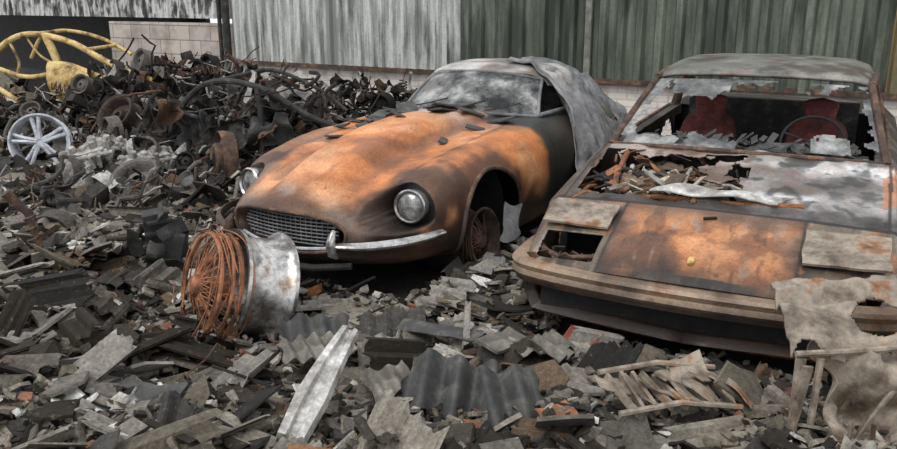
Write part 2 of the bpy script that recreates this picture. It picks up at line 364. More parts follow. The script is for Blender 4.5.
b=MB(); b.box((0,2.3,.42),(1.5,.9,.34)); b.box((0,3.1,.45),(1.1,1.1,.4)); b.box((0,1.1,.42),(.9,1.1,.36)); 
for s_ in (-1,1): b.lathe([(.02,-.25),(.34,-.25),(.35,.02)],(s_*.68,1.04,.35),(s_,0,0),24)
b.obj('wheel_wells_and_floor',M_black,car,col=False)
b=MB(); b.box((0,.16,.45),(.6,.02,.17)); b.obj('mouth_dark_fill',M_black,car,col=False)  # plain black fill added to darken the mouth behind the grille
b=MB()
for k in range(8):
    w=.378+.021*k
    hw=.335*math.sqrt(max(.05,1-((w-.452)/.11)**2))
    b.tube([(u,.05+.42*u*u,w) for u in np.linspace(-hw,hw,11)],.0045,6)
for k in range(-9,10): b.tube([(k*.034,.055+.42*(k*.034)**2,.375),(k*.034,.055+.42*(k*.034)**2,.53)],.0025,5)
b.obj('grille_bars',M_tarp,car,col=False)
b=MB(); ring=[]
for k in range(41):
    a=2*math.pi*k/40; u=.40*math.copysign(abs(math.cos(a))**.7,math.cos(a)); w=.45+.112*math.copysign(abs(math.sin(a))**.8,math.sin(a)); ring.append((u,.0+.5*u*u-.004,w))
b.tube(ring,.009,7); b.obj('mouth_rim',M_drust,car,col=False)
b=MB(); b.tube([(u,.015+.5*u*u,.352+.25*u*u) for u in np.linspace(-.34,.34,17)],.010,7); b.obj('mouth_chrome_bar',M_alloy,car,col=False)
for s_,nm in ((-1,'a'),(1,'b')):
    b=MB(); c0=(s_*.597,.415,.570); ax=(s_*.16,-1,.10)
    b.lathe([(.078,-.08),(.081,.01),(.089,.02),(.096,.012),(.095,-.01),(.088,-.08)],c0,ax,36); b.obj('headlight_ring_'+nm,M_chrome,car,col=False)
    b=MB(); b.lathe([(.0005,.026),(.03,.023),(.055,.015),(.072,.004),(.081,-.008)],c0,ax,30); b.obj('headlight_lens_'+nm,M_lens,car,col=False)
def blade(b,path,h,t):
    prof=[(0,-h),(-t,-h*.5),(-t*1.2,0),(-t,h*.5),(0,h),(t*.2,0)]; V=[]
    P_=[Vector(p) for p in path]
    for i,p in enumerate(P_):
        d=(P_[min(i+1,len(P_)-1)]-P_[max(i-1,0)]); d.z=0; d.normalize(); nrm=Vector((-d.y,d.x,0))
        k=math.sin(math.pi*min(1,max(0.06,(i+.6)/len(P_)*.94)))**.35
        for o,z in prof: V.append(p+nrm*o*1.0+Vector((0,0,z*k)))
    b.add(V,gridF(len(P_),6,True)+[tuple(range(6)),tuple(len(V)-6+j for j in range(6))])
path=cr(np.array([(.36,.01,.41),(.50,.07,.41),(.62,.17,.415),(.71,.32,.42),(.755,.50,.425)]),24)
b=MB(); blade(b,[tuple(p) for p in path],.026,.026); b.obj('quarter_bumper_right',M_chrome,car,col=False)
b=MB(); blade(b,[(-p[0],p[1],p[2]) for p in path[::-1]],.026,.026); b.obj('quarter_bumper_left',M_drust,car,col=False)
for s_ in (-1,1):
    b=MB(); b.tube([(s_*.37,.03,.34),(s_*.37,-.01,.37),(s_*.37,-.02,.42),(s_*.37,-.01,.46),(s_*.365,.02,.49)],[.014,.024,.027,.022,.012],10); b.obj('overrider',M_chrome if s_>0 else M_drust,car,col=False)
b=MB(); b.tube([(-.4,.12,.27),(-.2,.04,.25),(0,.02,.245),(.2,.04,.25),(.4,.12,.27)],.02,8); b.obj('front_crossbar',M_char,car,col=False)
def wheel(b,cen,ax,R,w,hub=.06):
    b.lathe([(R*.86,-w/2),(R,-w/2),(R,-w*.42),(R*.9,-w*.36),(R*.86,0),(R*.9,w*.36),(R,w*.42),(R,w/2),(R*.93,w/2),(R*.88,w*.38),(R*.8,0),(R*.84,-w/2)],cen,ax,40)
    b.lathe([(.001,w*.3),(hub,w*.3),(hub*1.1,w*.2),(hub*1.1,0)],cen,ax,20)
for s_ in (-1,1):
    for cv in (1.04,3.45):
        g='front' if cv<2 else 'rear'; tw=.68 if cv<2 else .60
        b=MB(); c0=(s_*tw,cv,.235); wheel(b,c0,(s_,0,.16),.195,.15)
        for k in range(30):
            a=k/30*6.283; a2=a+(.35 if k%2 else -.35)
            b.tube([(c0[0]+s_*.05,cv+.05*math.cos(a),c0[2]+.05*math.sin(a)),(c0[0]-s_*.02*(k%3),cv+.17*math.cos(a2),c0[2]+.17*math.sin(a2))],.004,4)
        for k in range(5):
            rr=.20+.008*k; b.tube([(c0[0]+s_*(.06-.02*(k%5))+.01*math.sin(a*4+k),cv+rr*math.cos(a),max(.04,c0[2]+rr*math.sin(a))) for a in np.linspace(2.8,6.6,30)],.004,4)
        b.obj('bare_wire_wheel_'+g,M_drust,car,col=False)
b=MB(); b.sheet((.84,1.20,.30),RE(1.2,.3,.8),.12,.24,.05,3.3,rag=.6); b.sheet((.88,1.0,.13),RE(.4,.3,.5),.22,.14,.05,5.3,rag=.5); b.obj('fallen_brake_shield',M_tarp,car,col=False)
# greenhouse
RS=[(2.36,[(0,1.165),(.22,1.163),(.40,1.15),(.50,1.12),(.53,1.09),(.54,1.07)]),
(2.6,[(0,1.21),(.24,1.205),(.42,1.185),(.53,1.14),(.56,1.09),(.585,1.04)]),
(3.0,[(0,1.22),(.24,1.215),(.42,1.195),(.55,1.14),(.60,1.05),(.64,.90)]),
(3.4,[(0,1.18),(.24,1.175),(.42,1.15),(.54,1.08),(.61,.98),(.66,.86)]),
(3.8,[(0,1.08),(.22,1.075),(.38,1.05),(.50,.99),(.58,.91),(.64,.83)]),
(4.3,[(0,.90),(.2,.895),(.32,.88),(.42,.85),(.50,.80),(.56,.74)])]
A=np.array([[(v+( .10*(u/.5)**2 if v<2.5 else 0),u*.96,w-.02) for u,w in p] for v,p in RS]); G=cr(A,70); G=np.swapaxes(cr(np.swapaxes(G,0,1),24),0,1)
full=np.concatenate([G[:,::-1]*np.array([1,-1,1]),G[:,1:]],axis=1); P=full.reshape(-1,3)[:,[1,0,2]].copy()
C=[]
for u,v,w in P:
    n=FB(u*3,v*3,w*3+9); n2=FB(u*8,v*8,w*8)
    c=mix(s2l(184,181,178),s2l(126,120,114),sst(-.2,.4,n)); c=mix(c,s2l(110,88,70),sst(.1,.5,n2)*.5); C.append(c)
solid(mk('roof_shell',[EW(*p) for p in P],gridF(70,full.shape[1]),M_body,car,C),.012)
nb=30; V=[]
for j in range(12):
    q=j/11
    for i in range(nb+1):
        k=i/nb*2-1
        pb=Vector((k*.58,1.93+.25*k*k,.885-.03*k*k)); pt=Vector((k*.48,2.36+.10*k*k,1.145-.05*k*k)); p=pb.lerp(pt,q); p.y-=.02*math.sin(math.pi*q); V.append(p)
mk('windscreen_glass',V,gridF(12,nb+1),M_glass,car)
b=MB(); fr=[V[i] for i in range(nb+1)]; b.tube(fr,.011,7); b.tube([V[11*(nb+1)+i] for i in range(nb+1)],.011,7)
for i in (0,nb): b.tube([V[j*(nb+1)+i] for j in range(12)],.013,7)
b.obj('windscreen_frame',M_tarp,car,col=False)
b=MB()
for s_ in (-1,1): b.tube([(s_*.60,2.17,.87),(s_*.64,2.5,.88),(s_*.64,2.9,.89)],.014,6)
b.obj('waist_trim',M_tarp,car,col=False)
b=MB()
for u in (-.3,.02,.3): b.tube([(u,1.86,.915),(u+.1,1.93,.935),(u+.2,2.03,.965)],.005,5)
b.obj('wiper_arms',M_char,car,col=False)
b=MB()
for u in (-.3,.3): b.sheet((u,2.7,.80),RE(1.35,0,0),.42,.5,.06,u,rag=.1)
b.obj('seat_frames',M_char,car,col=False)
n1,n2=90,66; V=[]
B=cr(np.array([(.12,1.215),(.34,1.195),(.50,1.12),(.63,.97),(.76,.82),(.88,.60),(.94,.36),(.99,.06)]),n2)
for i in range(n1):
    q=i/(n1-1); 
    for j in range(n2):
        s_=j/(n2-1); v0=2.58-.42*s_+.05*N(s_*7,3.3); v=v0+q*(3.85-v0); drop=.0 if v<3.0 else (v-3.0)*.30; amp=.006+.10*s_**.8
        fd=math.sin(q*24+4*N(q*4,s_*2)+2.5*s_); fold=math.copysign(abs(fd)**.6,fd)*.5+1.2*N(q*7,s_*3,2)+.7*N(q*18,s_*10,4)
        tp=1-.16*sst(2.7,3.8,v)
        V.append((B[j][0]*tp+amp*fold*.75, v+.06*N(s_*4,q*3,5), max(.03,B[j][1]-drop*(1-s_)+amp*fold*.4*(1-s_)+.04*N(q*9,s_*9))))
solid(mk('draped_melted_cover',V,gridF(n1,n2),M_tarp,car),.008)
b=MB(); top=[i for i in range(len(Pe)) if Pe[i,2]>.6]; PT=Pe[top]
rs=random.Random(3)
spots=[(-.42,1.05,.12),(-.35,1.30,.18),(-.10,1.35,.12),(-.45,1.55,.2),(-.2,1.62,.22),(.05,1.70,.2),(.2,1.80,.2),(.38,1.60,.12),(.35,1.2,.11),(-.52,1.75,.25),(-.05,1.83,.26),(.42,1.85,.2),(-.28,1.45,.22),(-.55,1.3,.14),(.0,1.95,.3),(-.4,1.9,.25),(-.3,1.72,.28),(-.6,1.5,.14)]
for u,v,sz in spots:
    d=(PT[:,0]-u)**2+(PT[:,1]-v)**2; p=PT[d.argmin()]
    b.sheet((p[0],p[1],p[2]+.022),RE(rs.uniform(-.2,.35),rs.uniform(-.3,.3),rs.uniform(0,3)),sz,sz*rs.uniform(.35,.7),.01,rs.uniform(0,50),n=6,rag=.6,th=.012)
b.obj('fallen_slate_pieces',M_slate,car,smooth=False,col=False)
# ---------------------------------------------------------------- wedge car
fc=empty('burnt_wedge_sports_car',(F0[0],F0[1],0),-FY)
low=[(.885,.50),(.875,.33),(.80,.20),(0,.18)]
FS=[(.05,.10,[(0,.40),(.40,.40),(.44,.40),(.66,.39),(.72,.38),(.74,.36),(.73,.3),(.70,.26),(0,.24)]),
(.0,.10,[(0,.475),(.40,.47),(.44,.465),(.71,.455),(.77,.43),(.79,.38),(.78,.3),(.74,.22),(0,.20)]),
(.18,.06,[(0,.55),(.40,.545),(.44,.54),(.76,.525),(.815,.49),(.835,.42),(.82,.3),(.77,.2),(0,.18)]),
(.56,.02,[(0,.665),(.40,.66),(.44,.657),(.79,.65),(.85,.61)]+low),
(.62,.0,[(0,.68),(.40,.68),(.44,.68),(.80,.67),(.86,.63)]+low),
(1.0,0,[(0,.765),(.40,.76),(.44,.765),(.80,.755),(.86,.69)]+low),
(1.4,0,[(0,.845),(.40,.84),(.44,.84),(.79,.825),(.86,.74)]+low),
(2.2,0,[(0,.84),(.40,.84),(.44,.84),(.77,.84),(.86,.76)]+low),
(3.2,0,[(0,.86),(.40,.86),(.44,.86),(.77,.86),(.87,.77)]+low),
(3.9,-.01,[(0,.87),(.40,.87),(.44,.87),(.77,.86),(.87,.77)]+low),
(4.45,-.05,[(0,.84),(.40,.84),(.44,.84),(.74,.83),(.83,.74),(.85,.5),(.84,.35),(.78,.26),(0,.25)]),
(4.56,-.05,[(0,.70),(.40,.70),(.44,.70),(.72,.69),(.80,.64),(.82,.5),(.80,.4),(.74,.34),(0,.33)])]
A=np.array([[(s[0]+s[1]*u*u,u,w) for u,w in s[2]] for s in FS])
t=np.concatenate([np.linspace(0,1,5)[:-1],np.linspace(1,3,60)[:-1],np.linspace(3,6,120)[:-1],np.linspace(6,11,80)])
G=linT(A,t)
tu=np.concatenate([np.linspace(0,1,52)[:-1],np.linspace(1,2,6)[:-1],np.linspace(2,3,48)[:-1],np.linspace(3,8,34)])
G=np.swapaxes(linT(np.swapaxes(G,0,1),tu),0,1)
full=np.concatenate([G[:,::-1]*np.array([1,-1,1]),G[:,1:]],axis=1); nv,mu=full.shape[:2]; P=full.reshape(-1,3)[:,[1,0,2]].copy()
def hole(u,v):
    n=FB(u*5+2,v*5,1,5)
    if .66<v<1.33 and -.74<u<.0+.12*(v<.85)+.1:
        return n*.30+.06*math.sin(u*13)+.05*N(u*25,v*25)< -.03+.25*min(1,(v-.62)*3,(1.34-v)*4,(u+.78)*4,(.10-u)*2.2)
    return False
DR=s2l(80,66,56)
def fcol(u,v,w):
    n=FB(u*2.5+5,v*2.5,w*2.5+8); n2=FB(u*7,v*7,w*7+3); a=abs(u); n4=FB(u*1.6+9,v*1.6,2); n5=FB(u*14,v*3.5,5)
    if v<.60:
        c=mix(s2l(182,116,72),s2l(194,142,100),sst(-.3,.4,n)*.7); c=mix(c,s2l(128,84,58),sst(-.15,.4,n2+.3*(a-.2))*.85); c=mix(c,s2l(78,60,50),sst(.0,.45,-n)*.8)
        if v<.06 or a>.43: c=mix(s2l(106,94,80),s2l(58,52,48),sst(-.3,.4,n)); c=mix(c,OR,sst(.1,.5,n2)*.4)
        c=mix(c,s2l(158,150,140),sst(.3,.6,n5)*.45); c=mix(c,DK,sst(.2,.5,-n5)*.5)
        if a<.43: c=mix(c,s2l(92,74,61),.85*sst(.40,.58,v+.05*n2)); c=mix(c,BR,.75*sst(.26,.42,a+.05*n2)); c=mix(c,DK,.75*sst(.20,.03,v+.06*n2))
        c=mix(c,DK,.65*sst(.36,.44,a+.04*n2)*(a<.44))
    else:
        c=mix(s2l(212,212,212),s2l(140,138,137),sst(-.35,.4,n)); c=mix(c,s2l(72,68,65),sst(.02,.45,n2)*.85)
        c=mix(c,s2l(56,52,49),sst(.05,.35,n4)*.6)
        c=mix(c,s2l(150,118,92),sst(.0,.5,-n2+.2)*.25)
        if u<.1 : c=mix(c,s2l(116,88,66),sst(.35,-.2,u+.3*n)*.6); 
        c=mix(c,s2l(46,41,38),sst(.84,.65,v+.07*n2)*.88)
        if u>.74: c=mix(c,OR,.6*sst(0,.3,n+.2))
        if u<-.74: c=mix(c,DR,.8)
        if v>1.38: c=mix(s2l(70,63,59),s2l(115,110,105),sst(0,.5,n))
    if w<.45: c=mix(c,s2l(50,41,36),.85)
    if v<.6 and abs(a-.425)<.006: c=mix(c,DK,.9)
    if abs(v-.60)<.010 and a<.82: c=mix(c,DK,.9)
    if .60<v<1.4 and abs(a-.775)<.009: c=mix(c,DK,.85)
    return c
for i in range(len(P)):
    if .62<P[i,1]<1.4 and abs(P[i,0])<.76: P[i,2]+=.024*N(P[i,0]*3,P[i,1]*3,4)+.011*N(P[i,0]*12,P[i,1]*12)
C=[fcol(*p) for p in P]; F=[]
for f in gridF(nv,mu):
    u,v,w=P[list(f)].mean(0); bad=False
    if w>.45 and hole(u,v): bad=True
    if -.75<u<-.46 and .07<v-.06*u*u<.27 and w>.4: bad=True
    if .47<u<.76 and .045<v-.06*u*u<.15 and w>.4: bad=True
    if abs(u)<.70 and 1.47<v<3.3 and w>.6: bad=True
    for cv in (1.0,3.65):
        if abs(u)>.7 and math.hypot(v-cv,w-.32)<.34: bad=True
    if not bad: F.append(f)
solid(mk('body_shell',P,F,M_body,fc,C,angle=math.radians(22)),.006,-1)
b=MB(); b.box((0,1.0,.36),(1.5,.78,.30)); b.box((0,.3,.30),(1.4,.45,.2)); b.box((0,2.4,.28),(1.5,1.9,.16)); b.box((0,3.9,.5),(1.5,1.1,.5)); b.box((0,3.35,.6),(1.4,.05,.5))
b.obj('floor_and_bulkheads',M_black,fc,col=False)
b=MB(); rs=random.Random(11)
for k in range(150):
    u=rs.uniform(-.74,.12); v=rs.uniform(.64,1.34); z=.55+.18*(v-.6)+rs.uniform(0,.11)
    c=rs.choice([s2l(140,98,68),s2l(60,54,49),s2l(160,152,141),s2l(92,79,68),s2l(186,176,158),s2l(110,78,58),s2l(46,42,40)])
    if rs.random()<.55: b.sheet((u,v,z),RE(rs.uniform(-.7,.7),rs.uniform(-.7,.7),rs.uniform(0,3)),rs.uniform(.04,.18),rs.uniform(.03,.10),.04,rs.uniform(0,90),c,n=6,rag=.6,fr=8)
    else:
        a=rs.uniform(0,3.1); L=rs.uniform(.08,.32); b.tube([(u-L/2*math.cos(a),v-L/2*math.sin(a),z),(u,v,z+.03),(u+L/2*math.cos(a),v+L/2*math.sin(a),z+rs.uniform(-.03,.03))],rs.uniform(.004,.014),7,c)
b.tube([(-.62,.72,.64),(-.3,.74,.68),(.1,.72,.69),(.4,.73,.71)],.014,8,s2l(140,95,66))
b.tube([(-.55,.70,.62),(-.6,1.0,.72),(-.62,1.3,.80)],.016,8,s2l(130,85,60))
b.lathe([(.02,.03),(.1,.03),(.12,.0),(.15,-.03),(.15,-.08)],(-.48,1.05,.68),(.1,-.2,1),26,s2l(120,100,84))
b.obj('exposed_front_compartment_parts',M_rub,fc)
b=MB(); b.sheet((.02,.74,.735),RE(.13,.0,.03),.62,.09,.03,8,n=16,rag=.4,fr=6); b.obj('buckled_hood_strip',M_ash,fc,col=False)
b=MB(); b.sheet((-.34,.84,.76),RE(.5,.5,.9),.16,.06,.02,4,n=8); b.obj('bent_bracket',M_ash,fc,col=False)
b=MB(); b.sheet((-.62,.42,.64),RE(.30,0,-.03),.34,.22,.01,2,n=10,rag=.06,th=.012); b.obj('headlight_lid_left',M_tan,fc,col=False)
b=MB(); b.sheet((.61,.36,.625),RE(.30,0,.02),.35,.28,.012,6,n=10,rag=.06,th=.012); b.obj('headlight_lid_right',M_tan,fc,col=False)
b=MB(); rs=random.Random(5)
for s_ in (-1,1):
    for k in range(14): b.sheet((s_*.61+rs.uniform(-.13,.13),.17+rs.uniform(-.07,.08),.46),RE(rs.uniform(-1,1),rs.uniform(-1,1),rs.uniform(0,3)),.09,.05,.03,rs.uniform(0,30),n=5,rag=.6)
    b.tube([(s_*.48,.16,.49),(s_*.62,.12,.48),(s_*.75,.2,.49)],.012,7)
b.obj('lamp_pod_wreckage',M_drust,fc,col=False)
b=MB(); b.lathe([(.001,.008),(.016,.008),(.018,0)],(-.015,.15,.542),(0,-.3,1),14); b.box((-.015,.15,.543),(.026,.05,.01),RE(.3,0,0)); b.obj('nose_badge',M_cream,fc,col=False)
b=MB(); b.tube([(-.03,.5,.655),(.03,.52,.66)],.008,6); b.obj('hood_latch_mark',M_black,fc,col=False)
def sweep(path,prof):
    P_=[Vector(p) for p in path]; V=[]
    for i,p in enumerate(P_):
        d=(P_[min(i+1,len(P_)-1)]-P_[max(i-1,0)]); d.z=0; d.normalize(); nrm=Vector((d.y,-d.x,0))
        for o_,z in prof: V.append(p+nrm*o_+Vector((0,0,z)))
    m=len(prof); return V,gridF(len(P_),m,True)+[tuple(range(m)),tuple(len(V)-m+j for j in range(m))]
bp=cr(np.array([(-.86,.62,.41),(-.86,.35,.41),(-.825,.12,.41),(-.68,.04,.41),(-.35,-.01,.41),(0,-.025,.41),(.35,-.01,.41),(.68,.04,.41),(.825,.12,.41),(.86,.35,.41),(.86,.62,.41)]),110)
V,F=sweep([tuple(p) for p in bp],[(-.06,.055),(.03,.055),(.045,.04),(.035,.015),(.045,-.01),(.03,-.03),(.025,-.05),(-.06,-.055)])
C=[]
for p in V:
    n=FB(p[0]*3,p[1]*3,p[2]*3+2); n2=FB(p[0]*8,p[1]*8,p[2]*8)
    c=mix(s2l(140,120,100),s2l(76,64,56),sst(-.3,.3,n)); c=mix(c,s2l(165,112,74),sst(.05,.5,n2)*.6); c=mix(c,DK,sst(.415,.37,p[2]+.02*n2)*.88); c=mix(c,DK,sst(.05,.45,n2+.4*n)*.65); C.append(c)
mk('front_bumper',V,F,M_body,fc,C,angle=math.radians(30))
V,F=sweep([tuple(p*np.array([.90,1,0])+np.array([0,.11,.19])) for p in bp[14:-14]],[(-.02,.015),(.015,.02),(.02,0),(.01,-.02),(-.02,-.015)])
mk('lower_valance_bar',V,F,M_rust,fc)
b=MB()
for u in (-.5,.5): b.box((u,.12,.27),(.04,.06,.12))
b.obj('valance_brackets',M_drust,fc,col=False)
RS=[(2.03,.07,[(0,1.215),(.3,1.21),(.54,1.195),(.61,1.175),(.635,1.14)]),(2.10,.07,[(0,1.245),(.3,1.24),(.54,1.225),(.62,1.20),(.65,1.14)]),(2.5,.03,[(0,1.285),(.3,1.28),(.53,1.265),(.62,1.235),(.66,1.17)]),(2.95,0,[(0,1.29),(.3,1.285),(.52,1.27),(.62,1.235),(.665,1.16)]),(3.25,0,[(0,1.24),(.3,1.235),(.52,1.22),(.62,1.18),(.67,1.09)])]
A=np.array([[(v+c*(u/.5)**2,u,w) for u,w in p] for v,c,p in RS]); G=cr(A,50); G=np.swapaxes(lin(np.swapaxes(G,0,1),30),0,1)
full=np.concatenate([G[:,::-1]*np.array([1,-1,1]),G[:,1:]],axis=1); P=full.reshape(-1,3)[:,[1,0,2]].copy(); C=[]
for u,v,w in P:
    n=FB(u*3,v*3,w*3+9); n2=FB(u*8,v*8,w*8)
    c=mix(s2l(112,111,104),s2l(72,71,67),sst(-.2,.4,n)); c=mix(c,s2l(150,148,143),sst(.1,.5,n2)*.5); c=mix(c,s2l(115,86,64),sst(.2,.6,n)*.4); C.append(c)
solid(mk('roof_panel',P,gridF(50,full.shape[1]),M_body,fc,C),.02)
b=MB()
for s_ in (-1,1):
    b.tube([(s_*.755,1.42,.82),(s_*.71,1.68,.97),(s_*.645,2.07,1.175)],[.022,.02,.02],8)
    b.tube([(s_*.645,2.09,1.18),(s_*.67,2.6,1.20),(s_*.68,3.2,1.13)],.022,8)
    b.tube([(s_*.67,3.2,1.1),(s_*.74,3.25,.86)],.035,8)
    b.tube([(s_*.64,3.2,1.16),(s_*.70,3.7,1.0),(s_*.75,4.25,.86)],[.04,.035,.03],8)
    b.tube([(s_*.765,1.42,.825),(s_*.775,2.2,.84),(s_*.775,3.2,.86)],.016,6)
b.tube([(-.74,1.43,.825),(-.4,1.36,.84),(0,1.34,.845),(.4,1.36,.84),(.74,1.43,.825)],.014,8)
b.obj('pillars_and_frames',M_drust,fc,col=False)
n1,n2=60,100; V=[];
for j in range(n1):
    q=j/(n1-1)
    for i in range(n2):
        k=i/(n2-1)*2-1; pb=Vector((k*.73,1.37+.06*k*k,.855-.02*k*k)); pt=Vector((k*.62,2.02+.06*k*k,1.19-.02*k*k)); p=pb.lerp(pt,q); p.y-=.015*math.sin(math.pi*q); V.append(p)
F=[]
for f in gridF(n1,n2):
    j,i=divmod(f[0],n2); k=i/(n2-1)*2-1; q=j/(n1-1)
    n=.16*FB(k*3,q*2.5,3)+.08*N(k*12,q*9)
    keep=(q>.92+n) or (k<-.92+n and q>.1) or (-.8<k<-.25 and q>.70+n+.25*abs(k+.6)) or (k<-.05 and q<.10+n-.1*k and k>-.95) or (k>.95+n) or (k>.5 and k<.78 and q<.22+n and q>.03)
    if keep: F.append(f)
mk('shattered_windscreen',V,F,M_shard,fc)
b=MB(); b.box((0,1.60,.74),(1.34,.26,.14)); b.obj('dashboard',M_char,fc,col=False)
b=MB(); rs=random.Random(17); b.sheet((-.05,1.55,.82),RE(.2,0,0),1.2,.2,.06,2,n=20,rag=.3,fr=8)
for k in range(90): b.sheet((rs.uniform(-.62,.62),rs.uniform(1.42,1.8),.83+rs.uniform(0,.05)),RE(rs.uniform(-.8,.8),rs.uniform(-.8,.8),rs.uniform(0,3)),rs.uniform(.03,.12),rs.uniform(.02,.06),.03,rs.uniform(0,60),n=5,rag=.6)
b.obj('dash_debris',M_slate,fc,col=False)
b=MB()
for u in (-.36,.36):
    Vv=[]
    prof=cr(np.array([(.19,.34,0),(.22,.5,.03),(.20,.74,.10),(.16,.86,.14),(.10,.90,.15),(.11,1.0,.17),(.02,1.03,.18)]),26)
    for hw,w,dv in prof:
        for k in range(16):
            a=2*math.pi*k/16; Vv.append((u+hw*math.copysign(abs(math.cos(a))**.6,math.cos(a)),2.45+dv+.055*math.copysign(abs(math.sin(a))**.6,math.sin(a))+.01*N(a*2,w*9),w))
    b.add(Vv,gridF(26,16,True)); b.box((u,2.25,.45),(.42,.5,.16))
b.obj('front_seats',M_red,fc,col=False)
b=MB(); b.box((0,3.15,.70),(1.2,.1,.5)); b.obj('rear_bench',M_char,fc,col=False)
b=MB(); ring=[(.36+.18*math.cos(a),1.88+.08*math.sin(a),.84+.15*math.sin(a)) for a in np.linspace(0,6.283,30)]; b.tube(ring,.009,7)
for a in (.3,2.8,4.7): b.tube([(.36,1.88,.84),(.36+.18*math.cos(a),1.88+.08*math.sin(a),.84+.15*math.sin(a))],.007,6)
b.obj('steering_wheel',M_black,fc,col=False)
b=MB()
for s_ in (-1,1):
    for cv in (1.0,3.65):
        b.lathe([(.001,.05),(.1,.05),(.17,.02),(.19,.08),(.21,.09),(.21,-.09),(.17,-.09)],(s_*.74,cv,.27),(s_,0,0),30)
        b.lathe([(.2,-.1),(.27,-.1),(.285,0),(.27,.1),(.2,.1)],(s_*.74,cv,.27),(s_,0,0),30)
b.obj('wheels',M_char,fc,col=False)
# ---------------------------------------------------------------- wall building
WR=.535
def wp_(o): o.location=(-.5,10.45,0); o.rotation_euler=(0,0,-WR); return o
def wall_mat(name,stops,ms=(9,9,1.1),sc_=1.0,rough=.6,st=None):
    m,nt,b=newmat(name); f=nz(nt,sc_,8,.62,mscale=ms); c=ramp(nt,f,stops)
    f3=nz(nt,30,5,.7); c=mul(nt,c,ramp(nt,f3,[(.3,(.8,)*3),(.7,(1.15,)*3)]))
    if st: c=mul(nt,c,st,'MIX',ramp(nt,nz(nt,1,6,.6,mscale=(2.2,2.2,.5)),[(.52,(0,0,0)),(.60,(.9,)*3)]))
    nt.links.new(c,b.inputs['Base Color']); b.inputs['Roughness'].default_value=rough; b.inputs['Metallic'].default_value=.1; return m
W1=wall_mat('peeling_white_sheet',[(.30,s2l(60,60,58)),(.42,s2l(146,148,144)),(.56,s2l(196,198,194)),(.7,s2l(140,142,136))],st=s2l(124,126,122))
W2=wall_mat('green_sheet',[(.28,s2l(44,50,42)),(.45,s2l(80,87,76)),(.6,s2l(104,111,98)),(.75,s2l(134,135,120))],st=s2l(52,57,50))
W3=wall_mat('peeling_black_sheet',[(.38,s2l(46,44,44)),(.47,s2l(100,100,98)),(.54,s2l(200,200,196)),(.7,s2l(160,160,156))],ms=(7,7,2.5))
W4=wall_mat('soot_green_sheet',[(.3,s2l(28,32,28)),(.5,s2l(54,62,54)),(.7,s2l(90,95,82))])
W5=wall_mat('rust_streaked_green_sheet',[(.3,s2l(60,58,40)),(.45,s2l(92,96,74)),(.6,s2l(128,108,66)),(.75,s2l(110,84,58))])
def corr(name,s0,s1,z0,z1,mat,pitch=.15,amp=.028):
    xs=[]; i=0; done=False
    while not done:
        for a,h in [(0,0),(.28,0),(.42,1),(.72,1),(.86,0)]:
            x=s0+(i+a)*pitch
            if x>s1: done=True;break
            xs.append((x,-amp*h))
        i+=1
    xs.append((s1+.05,.004)); V=[]
    for z in np.linspace(z0,z1,8):
        for x,y in xs: V.append((x,y+.006*N(x*3,z*2),z))
    return wp_(mk(name,V,gridF(8,len(xs)),mat,smooth=False))
corr('wall_back_white_cladding',-3.06,.75,.82,3.4,W1,.17,.045)
corr('wall_back_green_cladding',.75,1.75,.80,3.4,W2,.18,.045)
corr('wall_back_soot_cladding',1.75,2.45,.80,3.4,W4,.18,.045)
corr('wall_back_green_cladding.001',2.45,5.35,.78,3.4,W2,.21,.055)
corr('wall_back_rusty_cladding',5.35,8.5,.78,3.4,W5,.21,.055)
corr('wall_back_peeling_cladding',-13,-3.05,1.40,3.4,W3,.14)
b=MB(); b.tube([(-3.1,-.08,0),(-3.1,-.08,3.4)],.055,10); b.tube([(-3.25,-.06,0),(-3.25,-.06,3.4)],.03,8); wp_(b.obj('drainpipe',M_char,col=False))
b=MB(); b.box((2.42,-.06,2.1),(.07,.05,2.7)); wp_(b.obj('trim_1',noise_mat('pale_post',[(.3,s2l(70,72,66)),(.7,s2l(140,142,130))],5),col=False))
b=MB(); b.box((2.7,-.03,.80),(11.5,.05,.05)); wp_(b.obj('trim_2',M_drust,col=False))
def brick_mat(name,c1,c2,mo,bw,bh):
    m,nt,b=newmat(name); tc=node(nt,'ShaderNodeTexCoord'); sp=node(nt,'ShaderNodeSeparateXYZ'); cb=node(nt,'ShaderNodeCombineXYZ')
    nt.links.new(tc.outputs['Object'],sp.inputs[0]); nt.links.new(sp.outputs[0],cb.inputs[0]); nt.links.new(sp.outputs[2],cb.inputs[1])
    br=node(nt,'ShaderNodeTexBrick'); nt.links.new(cb.outputs[0],br.inputs['Vector']); br.inputs['Scale'].default_value=1
    br.inputs['Color1'].default_value=(*c1,1);br.inputs['Color2'].default_value=(*c2,1);br.inputs['Mortar'].default_value=(*mo,1)
    br.inputs['Brick Width'].default_value=bw;br.inputs['Row Height'].default_value=bh;br.inputs['Mortar Size'].default_value=.008
    f=nz(nt,3,8,.65); c=mul(nt,br.outputs['Color'],ramp(nt,f,[(.3,(.5,.47,.45)),(.55,(1,1,1))]))
    nt.links.new(c,b.inputs['Base Color']); b.inputs['Roughness'].default_value=.9; return m
MBk=brick_mat('concrete_blocks',s2l(192,181,171),s2l(170,160,152),s2l(125,118,110),.44,.215)
MBw=brick_mat('white_painted_brick',s2l(228,220,211),s2l(218,210,202),s2l(198,190,182),.23,.075)
b=MB(); b.box((-4.45,.1,.665),(2.7,.2,1.33)); wp_(b.obj('wall_back_block',MBk,col=False,smooth=False))
b=MB(); b.box((2.75,.13,.41),(11.6,.2,.82)); wp_(b.obj('wall_back_plinth',MBw,col=False,smooth=False))
